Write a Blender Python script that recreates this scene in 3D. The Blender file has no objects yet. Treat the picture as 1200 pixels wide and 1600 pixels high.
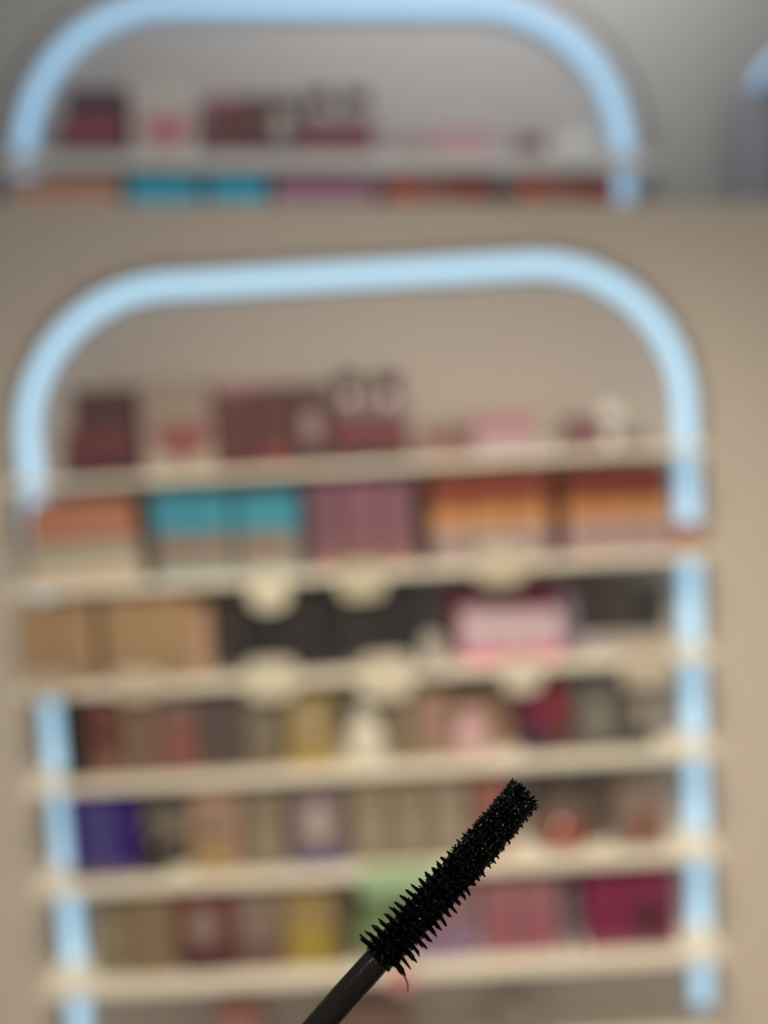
import bpy, bmesh, math, random
from mathutils import Vector, Matrix
random.seed(7)
PI = math.pi
SC = bpy.context.scene
COL = SC.collection

# ------------------------------------------------------------------ camera
F = 1500.0                      # focal length in pixels of a 1200 x 1600 frame
PITCH = math.atan(0.084)
ROLL = math.radians(3.27)
CAM = Vector((0, 0, 1.6))
FOCUS = 0.115
fwd = Vector((0, math.cos(PITCH), -math.sin(PITCH)))
zup = Vector((0, math.sin(PITCH), math.cos(PITCH)))
right = math.cos(ROLL) * Vector((1, 0, 0)) - math.sin(ROLL) * zup
up = math.cos(ROLL) * zup + math.sin(ROLL) * Vector((1, 0, 0))
cd = bpy.data.cameras.new('camera')
cd.sensor_fit = 'HORIZONTAL'; cd.sensor_width = 36; cd.lens = 36 * F / 1200
cd.clip_start = 0.01; cd.clip_end = 50
cd.dof.use_dof = True; cd.dof.focus_distance = FOCUS
cd.dof.aperture_fstop = cd.lens / 4.3; cd.dof.aperture_blades = 0
cam = bpy.data.objects.new('camera', cd); COL.objects.link(cam)
cam.matrix_world = Matrix.Translation(CAM) @ Matrix((right, up, -fwd)).transposed().to_4x4()
SC.camera = cam

# ------------------------------------------------------------------ world, lights, exposure
SC.view_settings.view_transform = 'Standard'
SC.view_settings.look = 'None'
SC.view_settings.gamma = 1.0
SC.view_settings.use_curve_mapping = False
SC.view_settings.exposure = 0.0
w = bpy.data.worlds.new('store_ambience'); SC.world = w; w.use_nodes = True
w.node_tree.nodes['Background'].inputs[0].default_value = (1.0, 0.96, 0.92, 1)
w.node_tree.nodes['Background'].inputs[1].default_value = 0.30

def area(name, loc, target, sx, sy, power, colour, spread=180):
    l = bpy.data.lights.new(name, 'AREA'); l.shape = 'RECTANGLE'; l.size = sx; l.size_y = sy
    l.energy = power; l.color = colour; l.spread = math.radians(spread)
    o = bpy.data.objects.new(name, l); COL.objects.link(o); o.location = loc
    o.rotation_euler = (Vector(target) - Vector(loc)).to_track_quat('-Z', 'Y').to_euler()
    return o
area('ceiling_panel_light', (0.05, 0.35, 3.1), (0.2, 2.25, -0.65), 1.3, 0.4, 22.5, (1.0, 0.86, 0.66), 76)
area('right_side_light', (2.5, 0.2, 0.7), (0.3, 2.25, 0.6), 0.8, 1.0, 5, (1.0, 0.92, 0.78))  # warm light from the lower right, source unseen
for nm, p_ in (('glint_lamp', (-0.8, -0.7, 3.0)), ('glint_lamp', (0.5, -1.1, 3.0)), ('glint_lamp', (-0.15, -0.45, 3.05))):
    area(nm, p_, (p_[0] * .3, 0.2, 1.5), 0.11, 0.11, 1.3, (1.0, 0.97, 0.92), 110)  # small unseen lamps added for glints on the brush
area('alcove_light', (0.3, 2.3, 3.22), (0.1, 2.9, 2.4), 1.6, 0.2, 6.5, (1.0, 0.98, 0.95))

# ------------------------------------------------------------------ helpers
def lin(c):
    c /= 255.0
    return c / 12.92 if c <= 0.04045 else ((c + 0.055) / 1.055) ** 2.4

MATS = {}
def mat(name, rgb, rough=0.55, spec=0.4, metal=0.0, emis=None, estr=0.0, bump=0.0, scale=60.0, vary=0.06):
    if name in MATS: return MATS[name]
    m = bpy.data.materials.new(name); m.use_nodes = True
    nt = m.node_tree; b = nt.nodes['Principled BSDF']
    b.inputs['Roughness'].default_value = rough
    b.inputs['Specular IOR Level'].default_value = spec
    b.inputs['Metallic'].default_value = metal
    tc = nt.nodes.new('ShaderNodeTexCoord'); no = nt.nodes.new('ShaderNodeTexNoise')
    no.inputs['Scale'].default_value = scale
    nt.links.new(tc.outputs['Object'], no.inputs['Vector'])
    mx = nt.nodes.new('ShaderNodeMix'); mx.data_type = 'RGBA'
    mx.inputs['A'].default_value = (*[c * (1 - vary) for c in rgb], 1)
    mx.inputs['B'].default_value = (*[min(1, c * (1 + vary)) for c in rgb], 1)
    nt.links.new(no.outputs['Fac'], mx.inputs['Factor'])
    nt.links.new(mx.outputs['Result'], b.inputs['Base Color'])
    if bump:
        bp = nt.nodes.new('ShaderNodeBump'); bp.inputs['Strength'].default_value = bump
        bp.inputs['Distance'].default_value = 0.002
        nt.links.new(no.outputs['Fac'], bp.inputs['Height']); nt.links.new(bp.outputs[0], b.inputs['Normal'])
    if emis:
        b.inputs['Emission Color'].default_value = (*emis, 1); b.inputs['Emission Strength'].default_value = estr
    MATS[name] = m
    return m

KL = (0.90, 0.82, 0.68)         # brightness a matt surface takes in the lower display
KU = (0.52, 0.50, 0.48)         # and in the display above
def paint(rgb, upper=False, gain=1.0):
    k = KU if upper else KL
    key = 'ink_%d_%d_%d%s_%d' % (*rgb, '_cool' if upper else '', int(gain * 100))
    a = [max(0.003, lin(c) / q * gain) for c, q in zip(rgb, k)]
    top = max(1.0, max(a) / 0.85)
    return mat(key, [c / top for c in a], rough=0.5, spec=0.3)

def link(name, bm, mats, parent=None):
    me = bpy.data.meshes.new(name); bm.normal_update(); bm.to_mesh(me); bm.free()
    for m in (mats if isinstance(mats, (list, tuple)) else [mats]): me.materials.append(m)
    o = bpy.data.objects.new(name, me); COL.objects.link(o)
    if parent: o.parent = parent
    return o
def smooth(o):
    for p in o.data.polygons: p.use_smooth = True
    return o
def empty(name, loc, roll=0.0, turn=0.0):
    o = bpy.data.objects.new(name, None); COL.objects.link(o); o.location = loc
    o.rotation_euler = (0, roll, turn); o.empty_display_size = 0.03
    return o
def tag(o, label, cat, group=None, kind=None):
    o['label'] = label; o['category'] = cat
    if group: o['group'] = group
    if kind: o['kind'] = kind
    return o
def box(bm, x0, x1, y0, y1, z0, z1, bev=0.0, mi=0, seg=2):
    r = bmesh.ops.create_cube(bm, size=1.0)
    vs = r['verts']
    for v in vs:
        v.co = Vector((x0 + (v.co.x + .5) * (x1 - x0), y0 + (v.co.y + .5) * (y1 - y0), z0 + (v.co.z + .5) * (z1 - z0)))
    fs = list({f for v in vs for f in v.link_faces})
    for f in fs: f.material_index = mi
    if bev:
        es = list({e for v in vs for e in v.link_edges})
        bmesh.ops.bevel(bm, geom=es, offset=bev, segments=seg, affect='EDGES', profile=0.5)
def lathe(bm, prof, n=28, mi=0, cx=0, cy=0, sx=1.0, sy=1.0):
    rings = []
    for r, z in prof:
        rings.append([bm.verts.new((cx + r * sx * math.cos(2 * PI * k / n), cy + r * sy * math.sin(2 * PI * k / n), z)) for k in range(n)])
    for a, b in zip(rings, rings[1:]):
        for k in range(n):
            f = bm.faces.new((a[k], a[(k + 1) % n], b[(k + 1) % n], b[k])); f.material_index = mi; f.smooth = True
    f = bm.faces.new(list(reversed(rings[0]))); f.material_index = mi
    f = bm.faces.new(rings[-1]); f.material_index = mi
def prism(bm, pts, y0, y1, mi=0):
    """outline in (x, z), counter-clockwise seen from the front (-y), extruded from y0 to y1"""
    a = [bm.verts.new((x, y0, z)) for x, z in pts]; b = [bm.verts.new((x, y1, z)) for x, z in pts]
    n = len(pts)
    bm.faces.new(a).material_index = mi; bm.faces.new(list(reversed(b))).material_index = mi
    for k in range(n):
        bm.faces.new((a[(k + 1) % n], a[k], b[k], b[(k + 1) % n])).material_index = mi
def rrect(cx, cz, w_, h_, r, n=6):
    pts = []
    for sx, sz, a0 in ((1, -1, -PI / 2), (1, 1, 0), (-1, 1, PI / 2), (-1, -1, PI)):
        for k in range(n + 1):
            a = a0 + PI / 2 * k / n
            pts.append((cx + sx * (w_ / 2 - r) + r * math.cos(a), cz + sz * (h_ / 2 - r) + r * math.sin(a)))
    return pts
def sweep(bm, path, half_w, y0, y1, bev=0.006):
    """rounded bar following a path in the (x, z) plane, between depths y0 and y1"""
    ym, hy = (y0 + y1) / 2, (y1 - y0) / 2
    prof = [(x, z) for x, z in rrect(0, 0, 2 * half_w, 2 * hy, min(bev, half_w, hy) * .98, 4)]
    rings = []
    for i, p in enumerate(path):
        a = path[max(0, i - 1)]; b = path[min(len(path) - 1, i + 1)]
        d = Vector((b[0] - a[0], b[1] - a[1])).normalized(); nrm = Vector((d.y, -d.x))
        rings.append([bm.verts.new((p[0] + nrm.x * s, ym + t, p[1] + nrm.y * s)) for s, t in prof])
    m = len(prof)
    for a, b in zip(rings, rings[1:]):
        for k in range(m):
            f = bm.faces.new((a[k], a[(k + 1) % m], b[(k + 1) % m], b[k])); f.smooth = True
    bm.faces.new(list(reversed(rings[0]))); bm.faces.new(rings[-1])
    bmesh.ops.recalc_face_normals(bm, faces=bm.faces)

class Place:
    """a display: turns photo pixels into (u, v) in its own upright plane and back to the world"""
    def __init__(s, roll, upper): s.r = roll; s.upper = upper; s.U = Vector((math.cos(roll), 0, -math.sin(roll))); s.V = Vector((math.sin(roll), 0, math.cos(roll)))
    def at(s, px, py, Y):
        d = fwd + right * ((px - 600) / F) + up * ((800 - py) / F)
        p = CAM + d * (Y / d.y) - CAM
        return p.dot(s.U), p.dot(s.V)
    def pos(s, u, Y, v):
        return CAM + s.U * u + s.V * v + Vector((0, Y, 0))
LOW = Place(0.0, False)
UPP = Place(ROLL, True)

# ------------------------------------------------------------------ structure
m_wall_low = mat('warm_beige_wall_paint', (0.57, 0.505, 0.43), rough=0.8, spec=0.2, bump=0.1, scale=160, vary=0.02)
m_wall_up = mat('neutral_grey_wall_paint', (0.50, 0.50, 0.49), rough=0.8, spec=0.2, bump=0.1, scale=160, vary=0.02)
m_board_low = mat('beige_backboard_laminate', (0.46, 0.41, 0.375), rough=0.6, spec=0.3, vary=0.02)
m_board_up = mat('grey_backboard_laminate', (0.50, 0.49, 0.49), rough=0.6, spec=0.3, vary=0.02)
m_edge = mat('dark_edge_grey', (0.11, 0.10, 0.13), rough=0.5)
m_shelf_low = mat('cream_shelf_enamel', (0.80, 0.75, 0.63), rough=0.4, vary=0.02)
m_shelf_up = mat('pale_grey_shelf_enamel', (0.72, 0.71, 0.68), rough=0.4, vary=0.02)
m_neon = mat('neon_blue_white', (0.3, 0.4, 0.5), rough=0.4, spec=.1, emis=(0.44, 0.74, 0.95), estr=0.9)
m_neon_up = mat('neon_sky_blue', (0.3, 0.4, 0.5), rough=0.4, spec=.1, emis=(0.32, 0.60, 0.86), estr=0.8)
m_metal = mat('white_metal', (0.66, 0.64, 0.58), rough=0.35)
m_floor = mat('grey_floor_tile', (0.35, 0.33, 0.30), rough=0.4, scale=12, vary=0.1)
m_ceil = mat('ceiling_paint', (0.7, 0.7, 0.68), rough=0.9)

LW, UW = 2.30, 2.95             # front of the lower wall, front of the wall behind it
bm = bmesh.new()                # lower wall: its top edge runs level in the frame, so it slopes in the room
uL, vL = LOW.at(-500, 316, LW); uR, vR = LOW.at(1700, 316, LW)
pts = [(uL, -1.6), (uR, -1.6), (uR, vR), (uL, vL)]
prism(bm, pts, 0, 0.10)
o = link('wall_front', bm, m_wall_low); o.location = LOW.pos(0, LW, 0); o['kind'] = 'structure'
bm = bmesh.new(); box(bm, -3.2, 3.2, 0, 0.1, 0, 3.3)
o = link('wall_back', bm, m_wall_up); o.location = (0, UW, 0); o['kind'] = 'structure'
bm = bmesh.new(); box(bm, -3.2, 3.2, -1.5, UW + .1, -0.1, 0)
o = link('floor', bm, m_floor); o['kind'] = 'structure'
bm = bmesh.new(); box(bm, -3.2, 3.2, 1.9, UW + .1, 3.3, 3.4)
o = link('ceiling', bm, m_ceil); o['kind'] = 'structure'

def arch_path(u0, u1, vb, vt, R, n=20, grow=0.0):
    u0 -= grow; u1 += grow; vt += grow; R += grow
    p = [(u0, vb + (vt - R - vb) * k / 8) for k in range(8)]
    p += [(u0 + R - R * math.cos(a), vt - R + R * math.sin(a)) for a in [PI / 2 * k / n for k in range(n + 1)]]
    p += [(u0 + R + (u1 - u0 - 2 * R) * k / 8, vt) for k in range(1, 8)]
    p += [(u1 - R + R * math.sin(a), vt - R + R * math.cos(a)) for a in [PI / 2 * k / n for k in range(n + 1)]]
    p += [(u1, vt - R - (vt - R - vb) * k / 8) for k in range(1, 9)]
    return p
def arch_unit(pl, Wy, u0, u1, vb, vt, R, hw, boardmat, lab, which, rim=0.038):
    """rounded backboard with its shaded edge painted dark and the glowing tube near its rim"""
    t = empty('arch_backboard', pl.pos(0, Wy - 0.03, vb), pl.r)
    tag(t, 'rounded ' + lab + ' backboard ' + which, 'panel')
    out = [(u, v - vb) for u, v in arch_path(u0, u1, vb, vt, R, grow=rim)]
    b = bmesh.new(); prism(b, list(reversed(out)), 0, 0.029); bmesh.ops.recalc_face_normals(b, faces=b.faces)
    link('panel', b, boardmat, t)
    b = bmesh.new(); sweep(b, [(u, v - vb) for u, v in arch_path(u0, u1, vb, vt, R, grow=rim + .004)], 0.005, -0.003, 0.029, 0.002)
    link('shaded_edge', b, m_edge, t)  # dark strip paints the shade along the board edge
    n = empty('neon_light', pl.pos(0, Wy - 0.03, vb), pl.r)
    tag(n, 'pale blue neon arch ' + which, 'light')
    pth = [(u, v - vb) for u, v in arch_path(u0, u1, vb, vt, R)]
    b = bmesh.new(); sweep(b, pth, hw, -0.028, -0.006, 0.010); link('tube', b, m_neon_up if pl.upper else m_neon, n)
    b = bmesh.new(); sweep(b, pth, hw * .8, -0.006, -0.0005, 0.002); link('channel', b, m_metal, n)

a0 = LOW.at(49, 735, 2.255); a1 = LOW.at(1071, 700, 2.255); at_ = LOW.at(550, 431, 2.255)
arch_unit(LOW, LW, a0[0], a1[0], -1.45, at_[1], 0.348, 0.0220, m_board_low, 'beige', 'on the front wall behind the lower shelves')
b0 = UPP.at(38, 245, 2.905); b1 = UPP.at(974, 245, 2.905); bt = UPP.at(500, 9, 2.905)
vbU = UPP.at(500, 420, 2.905)[1]
arch_unit(UPP, UW, b0[0], b1[0], vbU, bt[1], 0.44, 0.0265, m_board_up, 'grey', 'on the grey wall above the front wall', rim=0.075)

# ------------------------------------------------------------------ shelves
SH = {}
def shelf(key, pl, front, back, u0, u1, vtop, which, sm, th=0.030, brk=(), depth_mark=None):
    t = empty('display_shelf', pl.pos((u0 + u1) / 2, front, vtop), pl.r)
    tag(t, ('cream' if pl is LOW else 'pale grey') + ' enamelled display shelf, ' + which, 'shelf')
    h = (u1 - u0) / 2; d = back - front
    b = bmesh.new(); box(b, -h, h, 0.004, d, -min(0.018, th - .003), 0, 0.002); link('board', b, sm, t)
    b = bmesh.new(); box(b, -h - .002, h + .002, -0.004, 0.004, -th, 0.003, 0.002); link('price_rail', b, sm, t)
    for ub in brk:
        b = bmesh.new(); x = ub - (u0 + u1) / 2
        q = -min(0.018, th - .003)
        vs = [(0.008, q), (d, q), (d, -0.032), (0.008, q - .004)]
        A = [b.verts.new((x - .012, y, z)) for y, z in vs]; B = [b.verts.new((x + .012, y, z)) for y, z in vs]
        b.faces.new(A); b.faces.new(list(reversed(B)))
        for k in range(4): b.faces.new((A[(k + 1) % 4], A[k], B[k], B[(k + 1) % 4]))
        bmesh.ops.recalc_face_normals(b, faces=b.faces)
        link('bracket', b, m_metal, t)
    SH[key] = (pl, front, back, vtop)
LF, LB = 2.14, 2.24
sl0 = LOW.at(-2, 762, LF)[0]; sr0 = LOW.at(1107, 697, LF)[0]
bu = (LOW.at(243, 760, LF)[0], LOW.at(872, 722, LF)[0])
ords = ['topmost on the front wall', 'second from the top on the front wall', 'third from the top on the front wall',
        'fourth from the top on the front wall', 'fifth from the top on the front wall', 'lowest one fully seen',
        'just below the bottom border of the frame']
for i, yc in enumerate((724, 889, 1046, 1196, 1354, 1511, 1676)):
    shelf(i + 1, LOW, LF, LB, sl0, sr0, LOW.at(600, yc, LF)[1], ords[i], m_shelf_low, th=(.014, .017, .022, .024, .027, .032, .032)[i], brk=bu)
for ub, nm in zip(bu, ('left', 'right')):
    b = bmesh.new(); box(b, -0.014, 0.014, 0.0, 0.029, -1.35, LOW.at(600, 700, LB)[1], 0.002)
    for k in range(60):
        z = -1.3 + k * 0.0215
        box(b, -0.003, 0.003, -0.0005, 0.0002, z, z + 0.012, mi=1)
    o = link('slotted_upright', b, [m_metal, m_edge]); o.location = LOW.pos(ub, 2.2405, 0)
    tag(o, 'white slotted shelf upright on the backboard, %s of the two' % nm, 'upright')
UF, UB = 2.785, 2.889
us0 = UPP.at(-6, 250, UF)[0]; us1 = UPP.at(1028, 250, UF)[0]
ubk = (UPP.at(200, 262, UF)[0], UPP.at(782, 262, UF)[0])
shelf('u1', UPP, UF, UB, us0, us1, UPP.at(500, 241, UF)[1], 'highest in the frame, under the grey wall arch', m_shelf_up, th=0.045, brk=ubk)
shelf('u2', UPP, UF, UB, us0, us1, UPP.at(500, 385, UF)[1], 'behind the top edge of the front wall', m_shelf_up, th=0.045, brk=ubk)

# ------------------------------------------------------------------ things on the shelves
def slabs(bm, hw, d, segs, taper=0.0, bev=0.0012):
    """carton body made of printed bands: segs = [(z0, z1, material index)]"""
    H = segs[-1][1]
    zs = [segs[0][0]] + [s[1] for s in segs]
    rings = []
    for z in zs:
        h = hw * (1 - taper * z / H)
        rings.append([bm.verts.new((x, y, z)) for x, y in ((-h, 0), (h, 0), (h, d), (-h, d))])
    for i, (a, b) in enumerate(zip(rings, rings[1:])):
        for k in range(4):
            bm.faces.new((a[k], a[(k + 1) % 4], b[(k + 1) % 4], b[k])).material_index = segs[i][2]
    bm.faces.new(list(reversed(rings[0]))).material_index = segs[0][2]
    bm.faces.new(rings[-1]).material_index = segs[-1][2]
    es = [e for e in bm.edges if len(e.link_faces) == 2 and e.calc_face_angle(0) > 0.6]
    bmesh.ops.bevel(bm, geom=es, offset=bev, segments=1, affect='EDGES')

def locate(key, x0, x1, ytop, ybot, front):
    pl, fr, bk, vt = SH[key]
    Y = fr + front
    ua = pl.at(x0, ybot, Y)[0]; ub = pl.at(x1, ybot, Y)[0]
    h = pl.at((x0 + x1) / 2, ytop, Y)[1] - vt
    lid = SH.get({'u2': 'u1'}.get(key, key - 1 if isinstance(key, int) else None))
    if lid: h = min(h, lid[3] - vt - (0.056 if key == 'u2' else 0.038))
    return pl, Y, (ua + ub) / 2, (ub - ua) / 2, h, vt

YB = {1: 710, 2: 870, 3: 1025, 4: 1175, 5: 1335, 6: 1490, 7: 1650, 'u1': 232, 'u2': 310}
def carton(key, x0, x1, ytop, cols, label, emb=None, front=0.015, depth=0.062, group=None, name='perfume_box', cat='box', taper=0.0, gain=1.0, base=0.0, flap=True):
    """cols: list of (fraction of height from the bottom, rgb), bottom band first"""
    pl, Y, u, hw, h, vt = locate(key, x0, x1, ytop, YB[key], front)
    h -= base
    hw -= 0.0008
    t = empty(name, pl.pos(u, Y, vt + base + 0.0006), pl.r)
    tag(t, label, cat, group)
    segs = []; z = 0; ms = []
    for i, (fz, c) in enumerate(cols):
        segs.append((z, fz * h, i)); z = fz * h; ms.append(paint(c, pl.upper, gain))
    b = bmesh.new(); slabs(b, hw, depth, segs, taper); link('carton', b, ms, t)
    if flap:
        b = bmesh.new(); k = hw * (1 - taper)
        box(b, -k * .9, k * .9, depth * .1, depth * .9, h + .0001, h + 0.0012, 0.0004); link('tuck_flap', b, ms[-1], t)
    if emb:
        for e in (emb if isinstance(emb, list) else [emb]):
            kind, fx, fz, ew, eh, c = e
            cx, cz, ww, hh = fx * hw, fz * h, ew * hw, eh * h
            b = bmesh.new()
            yf = -0.0016
            if kind == 'disc': pts = [(cx + ww * math.cos(a), cz + hh * math.sin(a)) for a in [2 * PI * k / 32 for k in range(32)]]
            elif kind == 'ring':
                pts = None
                path = [(cx + ww * math.cos(a), cz + hh * math.sin(a)) for a in [2 * PI * k / 32 for k in range(33)]]
                sweep(b, path, min(ww, hh) * .16, yf, 0.0, .001)
            elif kind == 'heart':
                pts = []
                for k in range(40):
                    a = 2 * PI * k / 40
                    pts.append((cx - ww * (16 * math.sin(a) ** 3) / 16, cz + hh * (13 * math.cos(a) - 5 * math.cos(2 * a) - 2 * math.cos(3 * a) - math.cos(4 * a)) / 16))
                pts = list(pts)
            elif kind == 'flacon':
                pts = [(cx + ww * p, cz + hh * q) for p, q in ((-.8, -1), (.8, -1), (1, -.8), (1, .15), (.75, .4), (.35, .45), (.35, .95), (-.35, .95), (-.35, .45), (-.75, .4), (-1, .15), (-1, -.8))]
            else: pts = rrect(cx, cz, 2 * ww, 2 * hh, min(ww, hh) * .25, 4)
            if pts:
                prism(b, pts, yf, -0.0002); bmesh.ops.recalc_face_normals(b, faces=b.faces)
            link({'disc': 'round_emblem', 'ring': 'ring_emblem', 'heart': 'heart_emblem', 'flacon': 'flacon_picture'}.get(kind, 'label_panel'), b, paint(c, pl.upper, gain), t)
    return t

def flacon(key, x0, x1, ytop, body, cap, label, front=0.03, shape='round', capfrac=0.28, group=None, name='perfume_bottle', cat='bottle', base=0.0, neck=0.35, gain=1.0):
    pl, Y, u, hw, h, vt = locate(key, x0, x1, ytop, YB[key], front)
    h -= base
    sy = min(1.0, 0.025 / hw)
    t = empty(name, pl.pos(u, Y + hw * sy, vt + base + 0.0006), pl.r); tag(t, label, cat, group)
    hb = h * (1 - capfrac)
    if shape == 'round':
        pr = [(hw * .55, 0), (hw * .8, hb * .06), (hw * .97, hb * .3), (hw, hb * .5), (hw * .93, hb * .72), (hw * .7, hb * .9), (hw * neck, hb * .97), (hw * neck, hb)]
    elif shape == 'tall':
        pr = [(hw * .93, 0), (hw, hb * .03), (hw * .97, hb * .5), (hw * .85, hb * .8), (hw * .6, hb * .94), (hw * neck, hb * .98), (hw * neck, hb)]
    else:   # jar
        pr = [(hw * .92, 0), (hw, hb * .06), (hw, hb * .85), (hw * .9, hb * .95), (hw * neck, hb * .98), (hw * neck, hb)]
    b = bmesh.new(); lathe(b, pr, cx=0, cy=0, sy=sy); link('glass_body', b, mat('glass_%d_%d_%d_%d' % (*body, pl.upper), [min(.85, lin(c) / q * gain) for c, q in zip(body, KU if pl.upper else KL)], rough=0.12, spec=0.5), t)
    cr = hw * max(neck * 1.25, .3)
    b = bmesh.new()
    if shape == 'ball':
        pass
    lathe(b, [(cr * .96, hb + .0002), (cr, hb + h * .01), (cr, h - h * .02), (cr * .9, h)], sy=sy)
    link('cap', b, paint(cap, pl.upper, gain), t)
    return t

def ball(key, xc, yc, r, col, label, front=0.03):
    """glossy ball-shaped bottle with a small foot"""
    pl, Y, u, hw, h, vt = locate(key, xc - r, xc + r, yc - r, yc, front)
    t = empty('ball_bottle', pl.pos(u, Y + hw, vt + .0006), pl.r); tag(t, label, 'bottle')
    zc = h - hw
    n = 14
    b = bmesh.new(); lathe(b, [(max(.0004, hw * math.sin(PI * k / n)), zc - hw * math.cos(PI * k / n)) for k in range(n + 1)]); link('ball', b, paint(col, pl.upper), t)
    if zc - hw > -0.001 or True:
        z1 = max(0.003, zc - hw * .93)
        b = bmesh.new(); lathe(b, [(hw * .7, 0), (hw * .7, z1 * .4), (hw * .42, z1)]); link('foot', b, paint(col, pl.upper), t)

def talker(pl, fr, x0, x1, y0, y1, col, label, gain=1.0, rfrac=.25, off=0.006, name='shelf_price_card', cat='card', group='cream price cards on the shelf fronts'):
    Y = fr - off
    a = pl.at((x0 + x1) / 2, y1, Y); ua = pl.at(x0, (y0 + y1) / 2, Y)[0]; ub = pl.at(x1, (y0 + y1) / 2, Y)[0]
    tp = pl.at((x0 + x1) / 2, y0, Y)[1]
    w_, h_ = ub - ua, tp - a[1]
    t = empty(name, pl.pos((ua + ub) / 2, Y, a[1]), pl.r); tag(t, label, cat, group)
    b = bmesh.new(); prism(b, rrect(0, h_ / 2, w_, h_, min(w_, h_) * rfrac), -0.0012, 0.0008); bmesh.ops.recalc_face_normals(b, faces=b.faces)
    link('card', b, paint(col, pl.upper, gain), t)
    b = bmesh.new(); box(b, -w_ * .18, w_ * .18, 0.0008, 0.0018, h_ * .35, h_ * .85, 0.0003); link('clip', b, m_metal, t)


# ---- shelf 1 (top)
carton(1, 98, 216, 673, [(.35, (66, 40, 40)), (1, (99, 55, 55))], 'dark red flat gift box under a brown box, left end of the top shelf', depth=.075, front=.015, name='gift_box')
pl, Y, u, hw, h1, vt = locate(1, 98, 216, 673, 710, .015)
carton(1, 118, 218, 608, [(.3, (87, 57, 53)), (1, (76, 53, 48))], 'dark brown gift box stacked on the dark red one, top shelf left', base=h1 + .002, front=.02, depth=.06, name='gift_box')
carton(1, 224, 336, 596, [(.25, (167, 150, 125)), (.7, (144, 124, 106)), (1, (139, 122, 103))], 'tall beige carton with a red heart print, top shelf', emb=('heart', .12, .36, .74, .28, (133, 76, 72)), front=.008, depth=.06)
carton(1, 340, 398, 603, [(.12, (99, 57, 51)), (.9, (91, 57, 51)), (1, (142, 91, 93))], 'dark maroon carton with a pink top edge, right of the beige heart carton')
carton(1, 400, 462, 603, [(1, (87, 57, 51))], 'plain dark maroon carton between the pink-edged carton and the one with a pale oval', emb=('panel', 0, .16, .5, .1, (135, 66, 63)))
carton(1, 464, 520, 600, [(1, (78, 59, 51))], 'dark brown carton with a pale oval mark, top shelf', emb=('disc', -.1, .50, .5, .2, (152, 122, 114)))
for xa, xb, w_ in ((522, 578, 'left'), (580, 640, 'right')):
    pl, Y, u, hw, h, vt = locate(1, xa, xb, 672, 710, .02)
    carton(1, xa, xb, 660, [(.4, (66, 51, 46)), (1, (112, 59, 59))], 'low dark red carton under a dark-capped bottle, top shelf, %s of two' % w_, front=.02, depth=.06, flap=False)
    pl, Y, u, hw, h, vt = locate(1, xa, xb, 660, 710, .02)
    flacon(1, xa + 2, xb - 2, 582, (131, 106, 103), (70, 49, 48), 'pinkish bottle with a large dark cap, %s of the pair on low red cartons' % w_, base=h + .001, front=.022, neck=.66, capfrac=.42)
carton(1, 660, 738, 662, [(.5, (142, 106, 95)), (1, (133, 101, 89))], 'low dusty brown carton left of the pale pink one, top shelf', emb=('panel', .3, .55, .5, .2, (112, 80, 72)))
carton(1, 742, 840, 648, [(.55, (173, 144, 139)), (1, (163, 118, 112))], 'pink carton with a paler lower half, top shelf')
carton(1, 884, 942, 655, [(.3, (133, 106, 99)), (1, (114, 74, 72))], 'small dark red carton left of the white ball bottle, top shelf')
ball(1, 958, 652, 21, (206, 196, 176), 'white ball-shaped bottle near the right end of the top shelf')
carton(1, 984, 1016, 678, [(1, (125, 110, 99))], 'small low grey-brown carton right of the white ball bottle')
# ---- shelf 2
carton(2, 40, 222, 784, [(.28, (190, 167, 137)), (.52, (152, 144, 118)), (1, (163, 106, 78))], 'wide peach, sage and cream striped box at the left end of the second shelf', name='striped_box', front=-.001, depth=.08, taper=.11)
for k, (xa, xb) in enumerate(((243, 303), (304, 366), (374, 470))):
    carton(2, xa, xb, 772, [(.2, (141, 144, 127)), (.48, (134, 116, 99)), (.56, (102, 123, 120)), (1, (62, 130, 139))],
           ['teal-topped carton, leftmost of the three teal ones', 'teal-topped carton, middle of the three teal ones', 'wide teal-topped carton next to the mauve cartons'][k],
           emb=('panel', (.1, .1, -.1)[k], .36, .5, .09, (142, 99, 72)), group='teal cartons on the second shelf')
for k in range(3):
    carton(2, 487 + k * 55, 540 + k * 55, 752, [(.12, (149, 117, 104)), (.3, (126, 86, 75)), (1, ((111, 75, 80), (121, 80, 86), (117, 80, 83))[k])],
           'mauve pink carton, %s of the three mauve ones' % ('leftmost', 'middle', 'rightmost')[k], group='mauve cartons on the second shelf')
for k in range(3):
    carton(2, 677 + k * 62, 737 + k * 62, 738, [(.40, (151, 125, 114)), (.62, (180, 125, 72)), (1, (118, 58, 39))],  # rust top band paints the shade of the shelf above on orange
           'orange carton with painted-in top shade and pale foot, %s in the block left of the divider' % ('leftmost', 'middle', 'rightmost')[k], group='orange cartons with painted-in top shade on the second shelf')
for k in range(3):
    carton(2, 887 + k * 54, 939 + k * 54, 728, [(.40, (155, 125, 116)), (.62, (176, 121, 69)), (1, (104, 48, 33))],  # top band again paints the shelf's shade, darker than the orange
           'orange carton with painted-in top shade and pale foot, %s in the block by the right neon tube' % ('leftmost', 'middle', 'rightmost')[k], group='orange cartons with painted-in top shade on the second shelf')
carton(2, 1050, 1100, 822, [(1, (155, 109, 81))], 'low orange-brown carton in front of the right neon tube, second shelf end')
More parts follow.
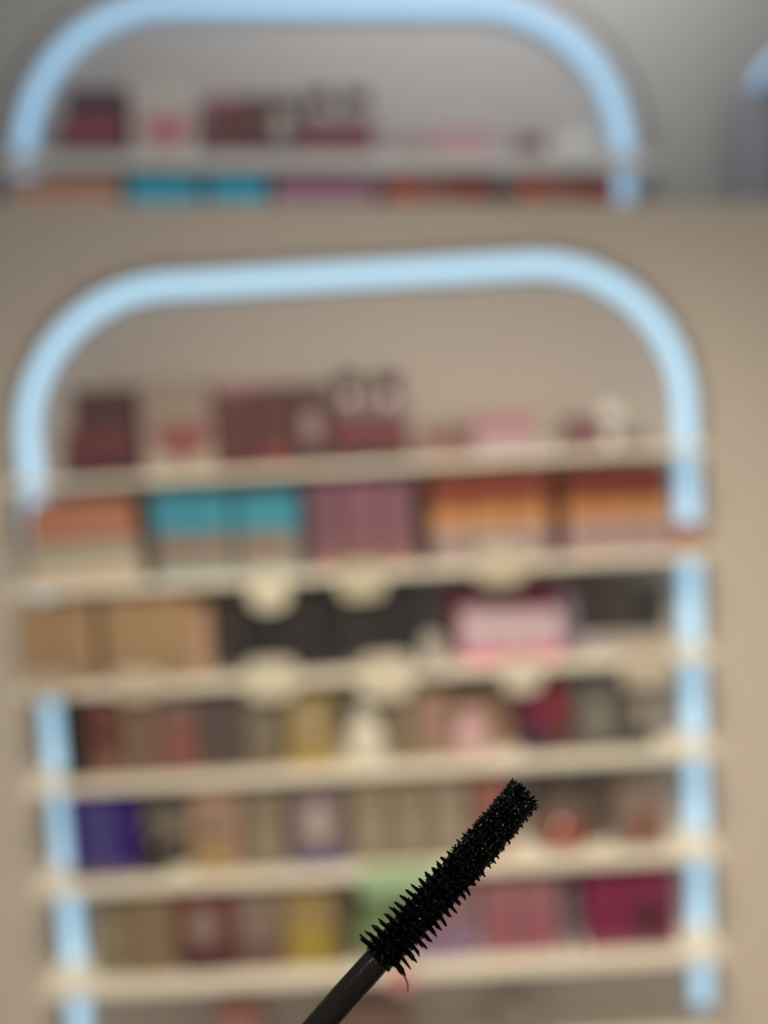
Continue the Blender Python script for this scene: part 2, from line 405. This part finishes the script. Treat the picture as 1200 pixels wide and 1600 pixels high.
def gap_filler(key, x, ytop, col, label, ybot=None):  # strip painted in the tone of the shaded gap between cartons
    pl, Y, u, hw, h, vt = locate(key, x - 7, x + 7, ytop, YB[key], .006)
    b = bmesh.new(); box(b, -hw, hw, 0, .085, 0, h, .001); box(b, -hw * 1.05, hw * 1.05, .002, .083, 0, .004, .0005)
    o = link('gap_strip', b, paint(col, pl.upper)); o.location = pl.pos(u, Y, vt + .0006); o.rotation_euler = (0, pl.r, 0)
    tag(o, label, 'gap_filler')
gap_filler(2, 233, 785, (55, 48, 44), 'dark upright strip for the shaded gap between the striped box and the teal cartons')
gap_filler(2, 478, 765, (50, 46, 58), 'dark blue-grey strip for the shaded gap between teal and mauve cartons')
gap_filler(2, 664, 755, (55, 35, 32), 'dark brown strip for the shaded gap between mauve and orange cartons')
gap_filler(2, 874, 745, (81, 39, 32), 'dark red strip for the shaded gap between the two blocks of orange cartons')
# ---- shelf 3
for k, (xa, xb) in enumerate(((34, 92), (94, 152))):
    carton(3, xa, xb, 930, [(.3, (142, 114, 84)), (1, (152, 120, 84))], 'tan brown carton, %s of the pair at the left end of the third shelf' % ('left', 'right')[k], group='tan cartons on the third shelf')
for k, (xa, xb) in enumerate(((166, 210), (211, 255), (256, 299))):
    carton(3, xa, xb, 930, [(.3, (142, 114, 84)), (1, (154, 122, 86))], 'tan brown carton, %s of the three left of the lighter tan one' % ('leftmost', 'middle', 'rightmost')[k], group='tan cartons on the third shelf')
carton(3, 301, 331, 950, [(1, (167, 131, 99))], 'lighter slim tan carton beside the black cartons', front=.006)
dark = [(57, 48, 42), (40, 39, 35), (46, 42, 39), (50, 44, 40), (39, 37, 33), (52, 46, 44), (44, 40, 35), (40, 39, 39), (55, 46, 46)]
for k in range(9):
    xa = 342 + k * 40
    carton(3, xa, xa + 37, (942, 938, 936, 934, 932, 930, 930, 928, 930)[k], [(.12, (110, 99, 88) if k in (0, 5, 6, 8) else (59, 53, 48)), (1, dark[k])],
           'black carton, ' + ['first', 'second', 'third', 'fourth', 'fifth', 'sixth', 'seventh', 'eighth', 'last'][k] + ' from the left in the black row of the third shelf',
           group='black cartons on the third shelf')
carton(3, 706, 884, 922, [(1, (90, 24, 40))], 'crimson display box behind the pale pink cartons, third shelf', front=.062, depth=.04, name='display_box')
for k in range(4):
    xa = 722 + k * 40
    carton(3, xa, xa + 38, 955, [(.22, (197, 85, 112)), (1, (188, 158, 153))], 'pale pink carton with a hot pink foot, %s of the four' % ('leftmost', 'second', 'third', 'rightmost')[k],
           depth=.036, group='pale pink cartons on the third shelf')
gap_filler(3, 893, 935, (132, 116, 120), 'grey strip for the gap left of the black cartons by the neon tube')
for k in range(3):
    carton(3, 906 + k * 46, 950 + k * 46, 918, [(.32, (167, 151, 138)), (1, ((53, 46, 42), (61, 55, 46), (48, 46, 44))[k])],
           'black carton with a pale foot, %s of the three by the right neon tube' % ('leftmost', 'middle', 'rightmost')[k], group='black and pale cartons on the third shelf')
# ---- shelf 4
carton(4, 98, 134, 1092, [(1, (35, 29, 24))], 'slim black carton next to the left neon tube, fourth shelf')
carton(4, 140, 192, 1096, [(.25, (124, 89, 73)), (1, (106, 69, 58))], 'brown carton with a dark red patch, fourth shelf left', emb=('disc', .05, .62, .55, .24, (87, 42, 35)))
carton(4, 194, 246, 1098, [(1, (113, 89, 69))], 'plain mid brown carton between two redder cartons, fourth shelf')
carton(4, 248, 314, 1096, [(.8, (116, 80, 66)), (1, (109, 89, 76))], 'reddish brown carton, fourth shelf', emb=('panel', 0, .4, .55, .3, (124, 76, 69)))
carton(4, 318, 378, 1094, [(1, (82, 69, 62))], 'dark mauve-grey carton, fourth shelf')
carton(4, 382, 444, 1092, [(1, (106, 91, 69))], 'olive grey carton left of the gold one, fourth shelf', emb=('disc', .1, .5, .5, .28, (115, 104, 84)))
carton(4, 450, 526, 1088, [(.3, (151, 124, 67)), (1, (135, 113, 67))], 'gold carton with a lighter round window, fourth shelf', emb=('disc', -.05, .62, .6, .26, (149, 126, 93)))
flacon(4, 543, 603, 1100, (202, 189, 160), (175, 162, 136), 'tall cream white bottle right of the gold carton', shape='tall', front=.006, capfrac=.3, neck=.5)
carton(4, 608, 652, 1086, [(1, (118, 102, 76))], 'olive tan carton right of the cream bottle')
carton(4, 654, 706, 1084, [(1, (136, 107, 84))], 'brownish pink carton left of the pink bottle', emb=('panel', 0, .5, .5, .25, (147, 111, 95)))
flacon(4, 709, 766, 1112, (188, 148, 138), (172, 136, 126), 'pale pink bottle on the fourth shelf', shape='tall', front=.006, capfrac=.26, neck=.5)
carton(4, 708, 800, 1082, [(1, (133, 102, 80))], 'wide dusty brown carton behind the pink bottle', front=.062, depth=.036)
carton(4, 816, 852, 1080, [(.45, (66, 40, 60)), (1, (100, 36, 51))], 'dark crimson and navy carton, left of two, fourth shelf', group='crimson cartons on the fourth shelf')
carton(4, 854, 892, 1078, [(.4, (87, 53, 47)), (1, (111, 44, 47))], 'dark crimson and brown carton, right of two, fourth shelf', group='crimson cartons on the fourth shelf')
carton(4, 897, 974, 1064, [(1, (84, 78, 69))], 'dark grey carton with a paler round window, fourth shelf', emb=('disc', 0, .45, .6, .3, (115, 106, 91)))
carton(4, 978, 1022, 1075, [(.3, (76, 69, 58)), (1, (87, 78, 64))], 'black-brown carton with a pale disc at the right end of the fourth shelf', emb=('disc', .4, .6, .5, .25, (153, 140, 122)))
# ---- shelf 5
for k, (xa, xb) in enumerate(((108, 142), (144, 180), (182, 216))):
    carton(5, xa, xb, 1246, [(.15, (99, 80, 95)), (1, ((57, 44, 95), (69, 64, 109), (51, 26, 95))[k])], 'deep violet carton, %s of the three violet ones' % ('leftmost', 'middle', 'rightmost')[k], group='violet cartons on the fifth shelf')
flacon(5, 214, 262, 1296, (34, 29, 26), (46, 38, 33), 'squat black bottle right of the violet cartons', shape='round', front=.008, capfrac=.25)
carton(5, 226, 296, 1244, [(.4, (80, 67, 54)), (1, (124, 111, 92))], 'grey-beige carton behind the squat black bottle', front=.062, depth=.036)
carton(5, 300, 380, 1240, [(1, (146, 115, 92))], 'peach carton with a gold lower patch, fifth shelf', emb=[('panel', -.1, .2, .65, .16, (153, 122, 75)), ('disc', -.2, .55, .4, .1, (106, 87, 71))])
carton(5, 386, 450, 1238, [(1, (118, 104, 81))], 'olive beige carton left of the purple-grey one, fifth shelf', emb=('flacon', 0, .4, .45, .28, (134, 121, 98)))
carton(5, 455, 546, 1232, [(.16, (84, 70, 103)), (1, (106, 89, 85))], 'purple-grey carton with a pale round emblem, fifth shelf', emb=('disc', -.02, .56, .5, .26, (158, 139, 124)))
for k in range(3):
    xa = 552 + k * 62
    carton(5, xa, xa + 59, 1228 - k * 3, [(1, ((125, 111, 85), (123, 107, 83), (125, 112, 89))[k])], 'beige carton with a pale spot, %s of the three left of the mascara brush' % ('leftmost', 'middle', 'rightmost')[k],
           emb=('disc', .1, .4, .45, .18, (146, 132, 108)), group='beige cartons on the fifth shelf')
carton(5, 742, 800, 1222, [(.35, (160, 118, 99)), (1, (129, 87, 73))], 'red-brown carton mostly hidden behind the mascara brush', emb=('panel', .4, .75, .5, .14, (130, 63, 54)))
carton(5, 838, 950, 1228, [(1, (84, 71, 59))], 'dark brown carton behind the red-orange bottle', front=.062, depth=.036)
flacon(5, 850, 922, 1258, (130, 64, 45), (106, 87, 73), 'squat red-orange bottle right of the mascara brush', front=.01, capfrac=.38, neck=.4)
carton(5, 966, 1042, 1236, [(1, (123, 103, 86))], 'tan carton with a red-brown disc, right end of the fifth shelf', emb=('disc', .1, .4, .5, .26, (121, 69, 54)))
# ---- shelf 6
carton(6, 198, 276, 1404, [(1, (123, 101, 73))], 'plain tan carton right of the rounded olive bottle')
flacon(6, 140, 196, 1400, (125, 113, 85), (132, 117, 90), 'rounded olive bottle at the left end of the sixth shelf', front=.012, capfrac=.3, neck=.5)
carton(6, 282, 370, 1398, [(.3, (73, 45, 42)), (1, (103, 59, 50))], 'dark red carton with a pale disc, sixth shelf', emb=('disc', -.15, .6, .5, .22, (130, 110, 97)))
carton(6, 374, 442, 1396, [(.4, (104, 78, 66)), (1, (120, 101, 85))], 'grey-brown carton between the dark red and the gold ones, sixth shelf')
carton(6, 446, 526, 1392, [(.5, (139, 113, 45)), (1, (136, 111, 70))], 'gold yellow carton, sixth shelf', emb=('flacon', -.05, .4, .45, .3, (150, 127, 57)))
carton(6, 528, 552, 1392, [(1, (84, 75, 54))], 'slim dark olive carton between the gold carton and the green bottle')
flacon(6, 556, 636, 1388, (97, 113, 68), (104, 124, 84), 'green bottle left of the mascara brush, sixth shelf', front=.008, capfrac=.3, neck=.45)
carton(6, 640, 692, 1384, [(.35, (120, 97, 113)), (1, (122, 96, 90))], 'dusty mauve carton behind the mascara brush, sixth shelf')
carton(6, 694, 750, 1382, [(.4, (130, 103, 118)), (1, (122, 92, 90))], 'dusty mauve carton right of the mascara brush, sixth shelf', emb=('disc', -.2, .25, .5, .12, (127, 97, 122)))
for k, (xa, xb) in enumerate(((756, 814), (816, 878))):
    carton(6, xa, xb, 1380, [(.2, (144, 104, 97)), (1, (134, 90, 87))], 'rose pink carton with a deeper pink flacon picture, %s of two' % ('left', 'right')[k],
           emb=('flacon', .2 - .4 * k, .45, .5, .34, (139, 71, 80)), group='rose pink cartons on the sixth shelf')
gap_filler(6, 897, 1395, (109, 92, 98), 'lilac grey strip for the gap left of the magenta cartons')
carton(6, 918, 986, 1372, [(.15, (125, 75, 78)), (1, (111, 33, 58))], 'magenta carton, left of two by the right neon tube')
carton(6, 988, 1060, 1368, [(.15, (115, 72, 72)), (1, (111, 37, 61))], 'magenta carton with a dark disc, right of two', emb=('disc', -.1, .42, .6, .26, (66, 31, 37)))
# ---- shelf 7: tops just reach the frame
YB[7] = 1650
carton(7, 340, 410, 1588, [(1, (134, 92, 78))], 'reddish carton whose top just shows at the bottom border')
carton(7, 520, 640, 1582, [(1, (98, 76, 64))], 'dark brown carton whose top just shows beside the wand rod')
carton(7, 780, 850, 1590, [(1, (112, 104, 86))], 'olive grey carton whose top just shows right of the wand')

# ---- cards on the shelf fronts
cream = (201, 186, 153)
talker(LOW, LF, 388, 452, 888, 954, cream, 'cream price card under the right teal carton', rfrac=.4)
talker(LOW, LF, 528, 602, 878, 936, (179, 165, 133), 'cream price card under the mauve cartons', rfrac=.35)
talker(LOW, LF, 742, 822, 846, 914, (179, 163, 133), 'cream price card under the left block of orange cartons', rfrac=.35)
talker(LOW, LF, 40, 110, 1052, 1094, (175, 157, 128), 'cream price card beside the top of the left lower neon tube', rfrac=.3)
talker(LOW, LF, 178, 252, 1044, 1094, (183, 165, 133), 'cream price card under the tan cartons', rfrac=.3)
talker(LOW, LF, 382, 464, 1030, 1092, (192, 179, 147), 'cream price card under the left black cartons', rfrac=.3)
talker(LOW, LF, 562, 646, 1022, 1092, (191, 177, 147), 'cream price card above the cream white bottle', rfrac=.3)
talker(LOW, LF, 660, 692, 990, 1046, (169, 157, 135), 'small pale card right of the last black carton', rfrac=.3, group=None)
talker(LOW, LF, 784, 846, 1022, 1082, (191, 177, 149), 'cream price card under the pale pink cartons', rfrac=.35)
talker(LOW, LF, 972, 1050, 998, 1072, (177, 159, 131), 'square tan card hanging from the third shelf by the right neon tube', rfrac=.1, group=None)
talker(LOW, LF, 560, 690, 1354, 1402, (140, 160, 115), 'pale green card on the front of the fifth shelf, left of the brush', rfrac=.35, group=None, off=.008)
talker(LOW, LF, 606, 648, 1506, 1548, (185, 126, 114), 'small pink card on the sixth shelf just below the brush base', rfrac=.35, group=None)

# ---- upper display
carton('u1', 90, 193, 186, [(.4, (74, 50, 58)), (1, (112, 62, 72))], 'dark red flat gift box under a dark box, left end of the highest shelf', front=.015, depth=.08, name='gift_box')
pl, Y, u, hw, h1, vt = locate('u1', 90, 193, 186, 232, .015)
carton('u1', 104, 196, 138, [(1, (72, 56, 60))], 'dark brown gift box stacked on the dark red one, highest shelf', base=h1 + .002, front=.02, depth=.07, name='gift_box')
carton('u1', 206, 308, 124, [(1, (150, 142, 136))], 'tall beige-grey carton with a red heart print, highest shelf', emb=('heart', .1, .32, .74, .28, (148, 92, 96)), front=.008, depth=.06)
carton('u1', 318, 368, 150, [(.88, (88, 58, 60)), (1, (130, 92, 98))], 'dark maroon carton with a pink top edge, highest shelf')
carton('u1', 370, 416, 150, [(1, (82, 58, 58))], 'plain dark maroon carton, highest shelf')
carton('u1', 418, 466, 150, [(1, (74, 62, 60))], 'dark carton with a pale oval, highest shelf', emb=('disc', -.1, .5, .55, .22, (150, 138, 132)))
for xa, xb, w_ in ((470, 526, 'left'), (528, 584, 'right')):
    carton('u1', xa, xb, 200, [(1, (100, 56, 62))], 'low dark red carton carrying a bottle on the highest shelf, %s of two' % w_, front=.02, depth=.06, flap=False)
    pl, Y, u, hw, h, vt = locate('u1', xa, xb, 200, 232, .02)
    flacon('u1', xa + 2, xb - 2, 138, (120, 104, 106), (62, 52, 54), 'grey-pink bottle with a large dark cap on the highest shelf, %s of two' % w_, base=h + .001, front=.022, neck=.66, capfrac=.42)
carton('u1', 612, 676, 214, [(1, (132, 108, 106))], 'low dusty brown carton, highest shelf')
carton('u1', 680, 768, 204, [(1, (152, 118, 122))], 'low pink carton, highest shelf')
carton('u1', 806, 852, 212, [(1, (100, 74, 76))], 'small dark red carton left of the white ball bottle, highest shelf')
ball('u1', 908, 224, 21, (212, 210, 206), 'white ball-shaped bottle near the right end of the highest shelf')
carton('u1', 856, 884, 220, [(1, (170, 164, 158))], 'small pale carton beside the white ball bottle, highest shelf')
carton('u2', 20, 186, 276, [(.75, (190, 140, 116)), (1, (150, 116, 98))], 'peach box cut off by the top edge of the front wall', name='striped_box', front=.008)  # brown top band paints the shade under the shelf above
carton('u2', 202, 256, 274, [(1, (60, 164, 188))], 'teal carton behind the front wall edge, leftmost of four', group='teal cartons behind the front wall edge')
carton('u2', 257, 310, 272, [(1, (60, 168, 192))], 'teal carton behind the front wall edge, second of four', group='teal cartons behind the front wall edge')
carton('u2', 326, 370, 274, [(1, (60, 166, 190))], 'teal carton behind the front wall edge, third of four', group='teal cartons behind the front wall edge')
carton('u2', 371, 416, 274, [(1, (60, 166, 190))], 'teal carton behind the front wall edge, rightmost of four', group='teal cartons behind the front wall edge')
for k in range(3):
    carton('u2', 430 + k * 52, 480 + k * 52, 276, [(1, (142, 100, 118))], 'mauve carton behind the front wall edge, %s of three' % ('leftmost', 'middle', 'rightmost')[k], group='mauve cartons behind the front wall edge')
for j, x in enumerate((606, 806)):
    for k in range(3):
        carton('u2', x + k * 53, x + 51 + k * 53, 274, [(1, ((150, 76, 60), (128, 84, 74), (126, 56, 54))[k])],
               'rust red carton behind the front wall edge, %s of the %s block' % (('leftmost', 'middle', 'rightmost')[k], ('left', 'right')[j]), group='rust cartons behind the front wall edge')
gap_filler('u2', 193, 285, (80, 74, 76), 'dark strip for the gap between the peach box and teal cartons behind the front wall edge')
gap_filler('u2', 318, 285, (50, 70, 84), 'dark strip for the gap between the teal cartons behind the front wall edge')
gap_filler('u2', 594, 285, (60, 52, 58), 'dark strip for the gap between mauve and rust cartons behind the front wall edge')
gap_filler('u2', 783, 285, (76, 66, 66), 'dark strip for the gap between the two rust blocks behind the front wall edge')

# cabinet whose rounded corner comes in at the right border, with the glow on that corner built as a lit tube
def upx(x, y): return UPP.at(x, y, 2.80)
cor = [upx(x, y) for x, y in ((1160, 190), (1163, 160), (1170, 132), (1182, 108), (1200, 88), (1224, 70), (1256, 58), (1300, 52), (1420, 52))]
vb_ = -1.52; cx_ = cor[-1][0]
out = [(u - cx_, v - vb_) for u, v in cor]
cab = empty('display_cabinet', UPP.pos(cx_, 2.80, vb_), ROLL)
tag(cab, 'grey cabinet with a rounded corner, cut off by the right border of the frame', 'cabinet')
mc = paint((122, 121, 126), True)
b = bmesh.new(); prism(b, [(out[0][0], 0), (0.1, 0), (0.1, out[-1][1])] + list(reversed(out)), 0, 0.12)
bmesh.ops.recalc_face_normals(b, faces=b.faces); link('cabinet_body', b, mc, cab)
b = bmesh.new(); box(b, out[4][0] + .02, 0.08, -0.010, -0.0005, 0.05, out[4][1] - .06, 0.003); link('cabinet_door', b, paint((104, 104, 110), True), cab)
n = empty('neon_light', UPP.pos(cx_, 2.80, vb_), ROLL)
tag(n, 'pale blue glow on the cabinet corner at the right border, built as a short lit tube', 'light')
sub = out[2:]
b = bmesh.new(); sweep(b, [(x + .012, z - .012) for x, z in sub], 0.013, -0.028, -0.006, 0.008); link('tube', b, m_neon_up, n)
b = bmesh.new(); sweep(b, [(x + .012, z - .012) for x, z in sub], 0.010, -0.006, -0.0005, 0.002); link('channel', b, m_metal, n)

# ------------------------------------------------------------------ mascara wand (in focus, close to the lens)
def near(px, py, depth):
    return CAM + (fwd + right * ((px - 600) / F) + up * ((800 - py) / F)) * depth
P0 = near(592, 1497, FOCUS - 0.0030); P1 = near(822, 1236, FOCUS + 0.0030)
S = (P1 - P0).length / 348.0     # metres per pixel along the brush
zl = (P1 - P0).normalized()
look = (near(707, 1366, FOCUS) - CAM).normalized()
yl = (look - zl * look.dot(zl)).normalized(); xl = yl.cross(zl)
org = P0
wand = bpy.data.objects.new('mascara_wand', None); COL.objects.link(wand); wand.empty_display_size = .01
HL = 560                         # rod length in px behind the brush
base = org - zl * (HL * S)
wand.matrix_world = Matrix.Translation(base) @ Matrix((xl, yl, zl)).transposed().to_4x4()
tag(wand, 'black mascara wand held close to the camera, bristly brush coated in wet mascara', 'mascara wand')
Z0 = HL * S
m_rod = mat('black_brown_plastic_rod', (0.013, 0.011, 0.009), rough=0.24, spec=0.16, bump=0.05, scale=900, vary=.2)
m_paste = mat('wet_black_mascara', (0.0006, 0.0006, 0.0007), rough=0.15, spec=0.08, bump=0.7, scale=5200, vary=.1)
m_bead = mat('glistening_mascara_bead', (0.0005, 0.0005, 0.0006), rough=0.17, spec=0.4, scale=4000)
m_bris = mat('black_bristle_plastic', (0.0008, 0.0007, 0.0007), rough=0.3, spec=0.03, scale=2000)
b = bmesh.new()
lathe(b, [(p * S, q * S) for p, q in ((15, 0), (21.5, 6), (21.5, HL - 24), (21.3, HL - 10), (20.6, HL - 4), (18.5, HL - 1), (12, HL))], n=64)
link('rod', b, m_rod, wand)
b = bmesh.new()
lathe(b, [(p * S, q * S) for p, q in ((70, -900), (80, -880), (86, -700), (86, -60), (80, -12), (60, 0), (24, 2))], n=48)
link('handle', b, m_rod, wand)
def rad_tip(t): return (46 - 9.5 * min(t, 175) / 175 - (6.5 * (t - 175) / 173 if t > 175 else 0))
def rad_core(t):
    r = 21.5 + 5.0 * min(1, t / 200.0)
    return r
def bend(t):  # brush axis bows a little to the lower right
    return 4.0 * math.sin(PI * min(1, max(0, t / 350.0)))
b = bmesh.new()
rings = []
N = 72; M = 230
for i in range(M + 1):
    t = -7 + 353 * i / M
    ring = []
    for k in range(N):
        a = 2 * PI * k / N
        r = rad_core(t)
        if t < 3: r = 14 + 7.5 * (t + 7) / 10
        if t > 338: r *= math.sqrt(max(.02, 1 - ((t - 338) / 8.6) ** 2))
        r += 1.5 * math.sin(t * .61 + 3 * a) * math.sin(7 * a + t * .13) + random.uniform(-.9, 1.1)
        ring.append(b.verts.new(((r * math.cos(a) + bend(t)) * S, r * math.sin(a) * S, Z0 + t * S)))
    rings.append(ring)
for p, q in zip(rings, rings[1:]):
    for k in range(N): b.faces.new((p[k], p[(k + 1) % N], q[(k + 1) % N], q[k])).smooth = True
b.faces.new(list(reversed(rings[0]))); b.faces.new(rings[-1])
core = link('brush_core', b, m_paste, wand); core['label'] = 'clumpy wet mascara on the brush core'

def spike(bm, t, a, r0, r1, lean=0.0, wb=3.3, wt=1.1, n=6, curl=0.0, steps=5):
    d = Vector((math.cos(a), math.sin(a), 0)); z = Vector((0, 0, 1)); side = z.cross(d)
    rs = []
    for i in range(steps + 1):
        f = i / steps
        r = r0 + (r1 - r0) * f
        c = d * r + z * (t + lean * (r1 - r0) * f + curl * f * f) + Vector((bend(t), 0, 0))
        wv = wb + (wt - wb) * f ** .8
        if i == steps: wv *= .55
        rs.append([bm.verts.new(((c + side * (wv * math.cos(2 * PI * k / n)) + z * (wv * math.sin(2 * PI * k / n))) * S) + Vector((0, 0, Z0))) for k in range(n)])
    for p, q in zip(rs, rs[1:]):
        for k in range(n): bm.faces.new((p[k], p[(k + 1) % n], q[(k + 1) % n], q[k])).smooth = True
    bm.faces.new(rs[-1]); bm.faces.new(list(reversed(rs[0])))
rest = bmesh.new()
NR = 28
for i in range(NR):
    side_t = [5 + i * 12.35 + random.uniform(-1.4, 1.4), 15 + i * 12.0 + random.uniform(-1.4, 1.4)]   # upper left, lower right
    fine = i > 15
    for k in range(14):
        a = 2 * PI * k / 14
        q = (1 + math.cos(a)) / 2
        edge = k in (0, 7)
        tt = side_t[0] * (1 - q) + side_t[1] * q + (0 if not fine else random.uniform(-3, 3))
        tt = min(tt, 346)
        L = rad_tip(tt) * random.uniform(.94, 1.05)
        wt = random.choice((1.4, 1.8, 2.4)) if not fine else random.choice((.6, .9, 1.2))
        lean = -.10 + random.uniform(-.08, .08)
        args = dict(lean=lean, wb=random.uniform(4.0, 5.0), wt=wt, curl=random.uniform(-1.5, 1.5))
        if edge or k == (3 if i % 2 else 4):
            bb = bmesh.new(); spike(bb, tt, a + random.uniform(-.06, .06), rad_core(tt) - 4, L, **args); link('bristle', bb, m_bris, wand)
        else:
            spike(rest, tt, a, rad_core(tt) - 4, L * .97, **args)
        if fine and random.random() < (tt - 150) / 200:      # finer, matted hairs near the tip
            spike(rest, min(346, tt + 6), a + random.uniform(-.12, .12), rad_core(tt) - 3, L * random.uniform(.74, .93), lean=random.uniform(-.5, .4), wb=3.6, wt=.6, curl=random.uniform(-2, 2))
# fringe on the flat end of the brush
for k in range(46):
    a = random.uniform(0, 2 * PI); r = random.uniform(4, 27)
    spike(rest, 338 + random.uniform(0, 5), a, r - 2, r + random.uniform(2, 5), lean=random.uniform(.4, 1.5), wb=3.4, wt=.5)
rb = link('bristles', rest, m_bris, wand); rb['kind'] = 'stuff'; rb['label'] = 'dense short black bristles around the brush'
# wet beads of mascara that catch the light
b = bmesh.new()
for k in range(3800):
    t = random.uniform(-4, 346); a = random.uniform(0, 2 * PI); r = rad_core(t) + random.uniform(-1, 2.2)
    if random.random() < .35: r += random.uniform(0, 4)
    s = random.uniform(.6, 1.9)
    mtx = Matrix.Translation(Vector(((r * math.cos(a) + bend(t)) * S, r * math.sin(a) * S, Z0 + t * S))) @ Matrix.Rotation(a, 4, 'Z') @ Matrix.Diagonal((s * S, s * S * random.uniform(.8, 1.6), s * S * random.uniform(.8, 1.8), 1))
    bmesh.ops.create_icosphere(b, subdivisions=1, radius=1.0, matrix=mtx)
for (px_, a, s) in ((-1, PI * .88, 5.5), (2, PI * .80, 3.2), (-3, PI * 1.1, 3.0), (1, .25, 3.6)):
    mtx = Matrix.Translation(Vector((20 * math.cos(a) * S, 20 * math.sin(a) * S, Z0 + px_ * S))) @ Matrix.Diagonal((s * S, s * S, s * S, 1))
    bmesh.ops.create_icosphere(b, subdivisions=2, radius=1.0, matrix=mtx)
pb = link('mascara_beads', b, m_bead, wand); pb['kind'] = 'stuff'; pb['label'] = 'shiny wet beads of black mascara'
# the stray bent hair at the lower side
b = bmesh.new()
hair = [(617, 1502), (624, 1510), (630, 1517), (635, 1524), (638, 1531), (639, 1538), (638, 1543)]
pts3 = []
for x, y in hair:
    rx, ry = x - 592, -(y - 1497)
    pts3.append(Vector(((rx * .75 - ry * .661) * S, 0.0, Z0 + (rx * .661 + ry * .75) * S)))
rs = []
for i, p in enumerate(pts3):
    d = (pts3[min(len(pts3) - 1, i + 1)] - pts3[max(0, i - 1)]).normalized(); s1 = d.cross(Vector((0, 1, 0))).normalized(); s2 = d.cross(s1)
    wv = (3.0, 2.2, 1.6, 1.3, 1.1, .9, .6)[i] * S
    rs.append([b.verts.new(p + s1 * wv * math.cos(2 * PI * k / 8) + s2 * wv * math.sin(2 * PI * k / 8)) for k in range(8)])
for p, q in zip(rs, rs[1:]):
    for k in range(8): b.faces.new((p[k], p[(k + 1) % 8], q[(k + 1) % 8], q[k])).smooth = True
b.faces.new(rs[-1]); b.faces.new(list(reversed(rs[0]))); bmesh.ops.recalc_face_normals(b, faces=b.faces)
h = link('stray_bristle', b, mat('brown_hair_bristle', (.05, .035, .02), rough=.5), wand); h['label'] = 'long thin curved stray bristle at the brush base'
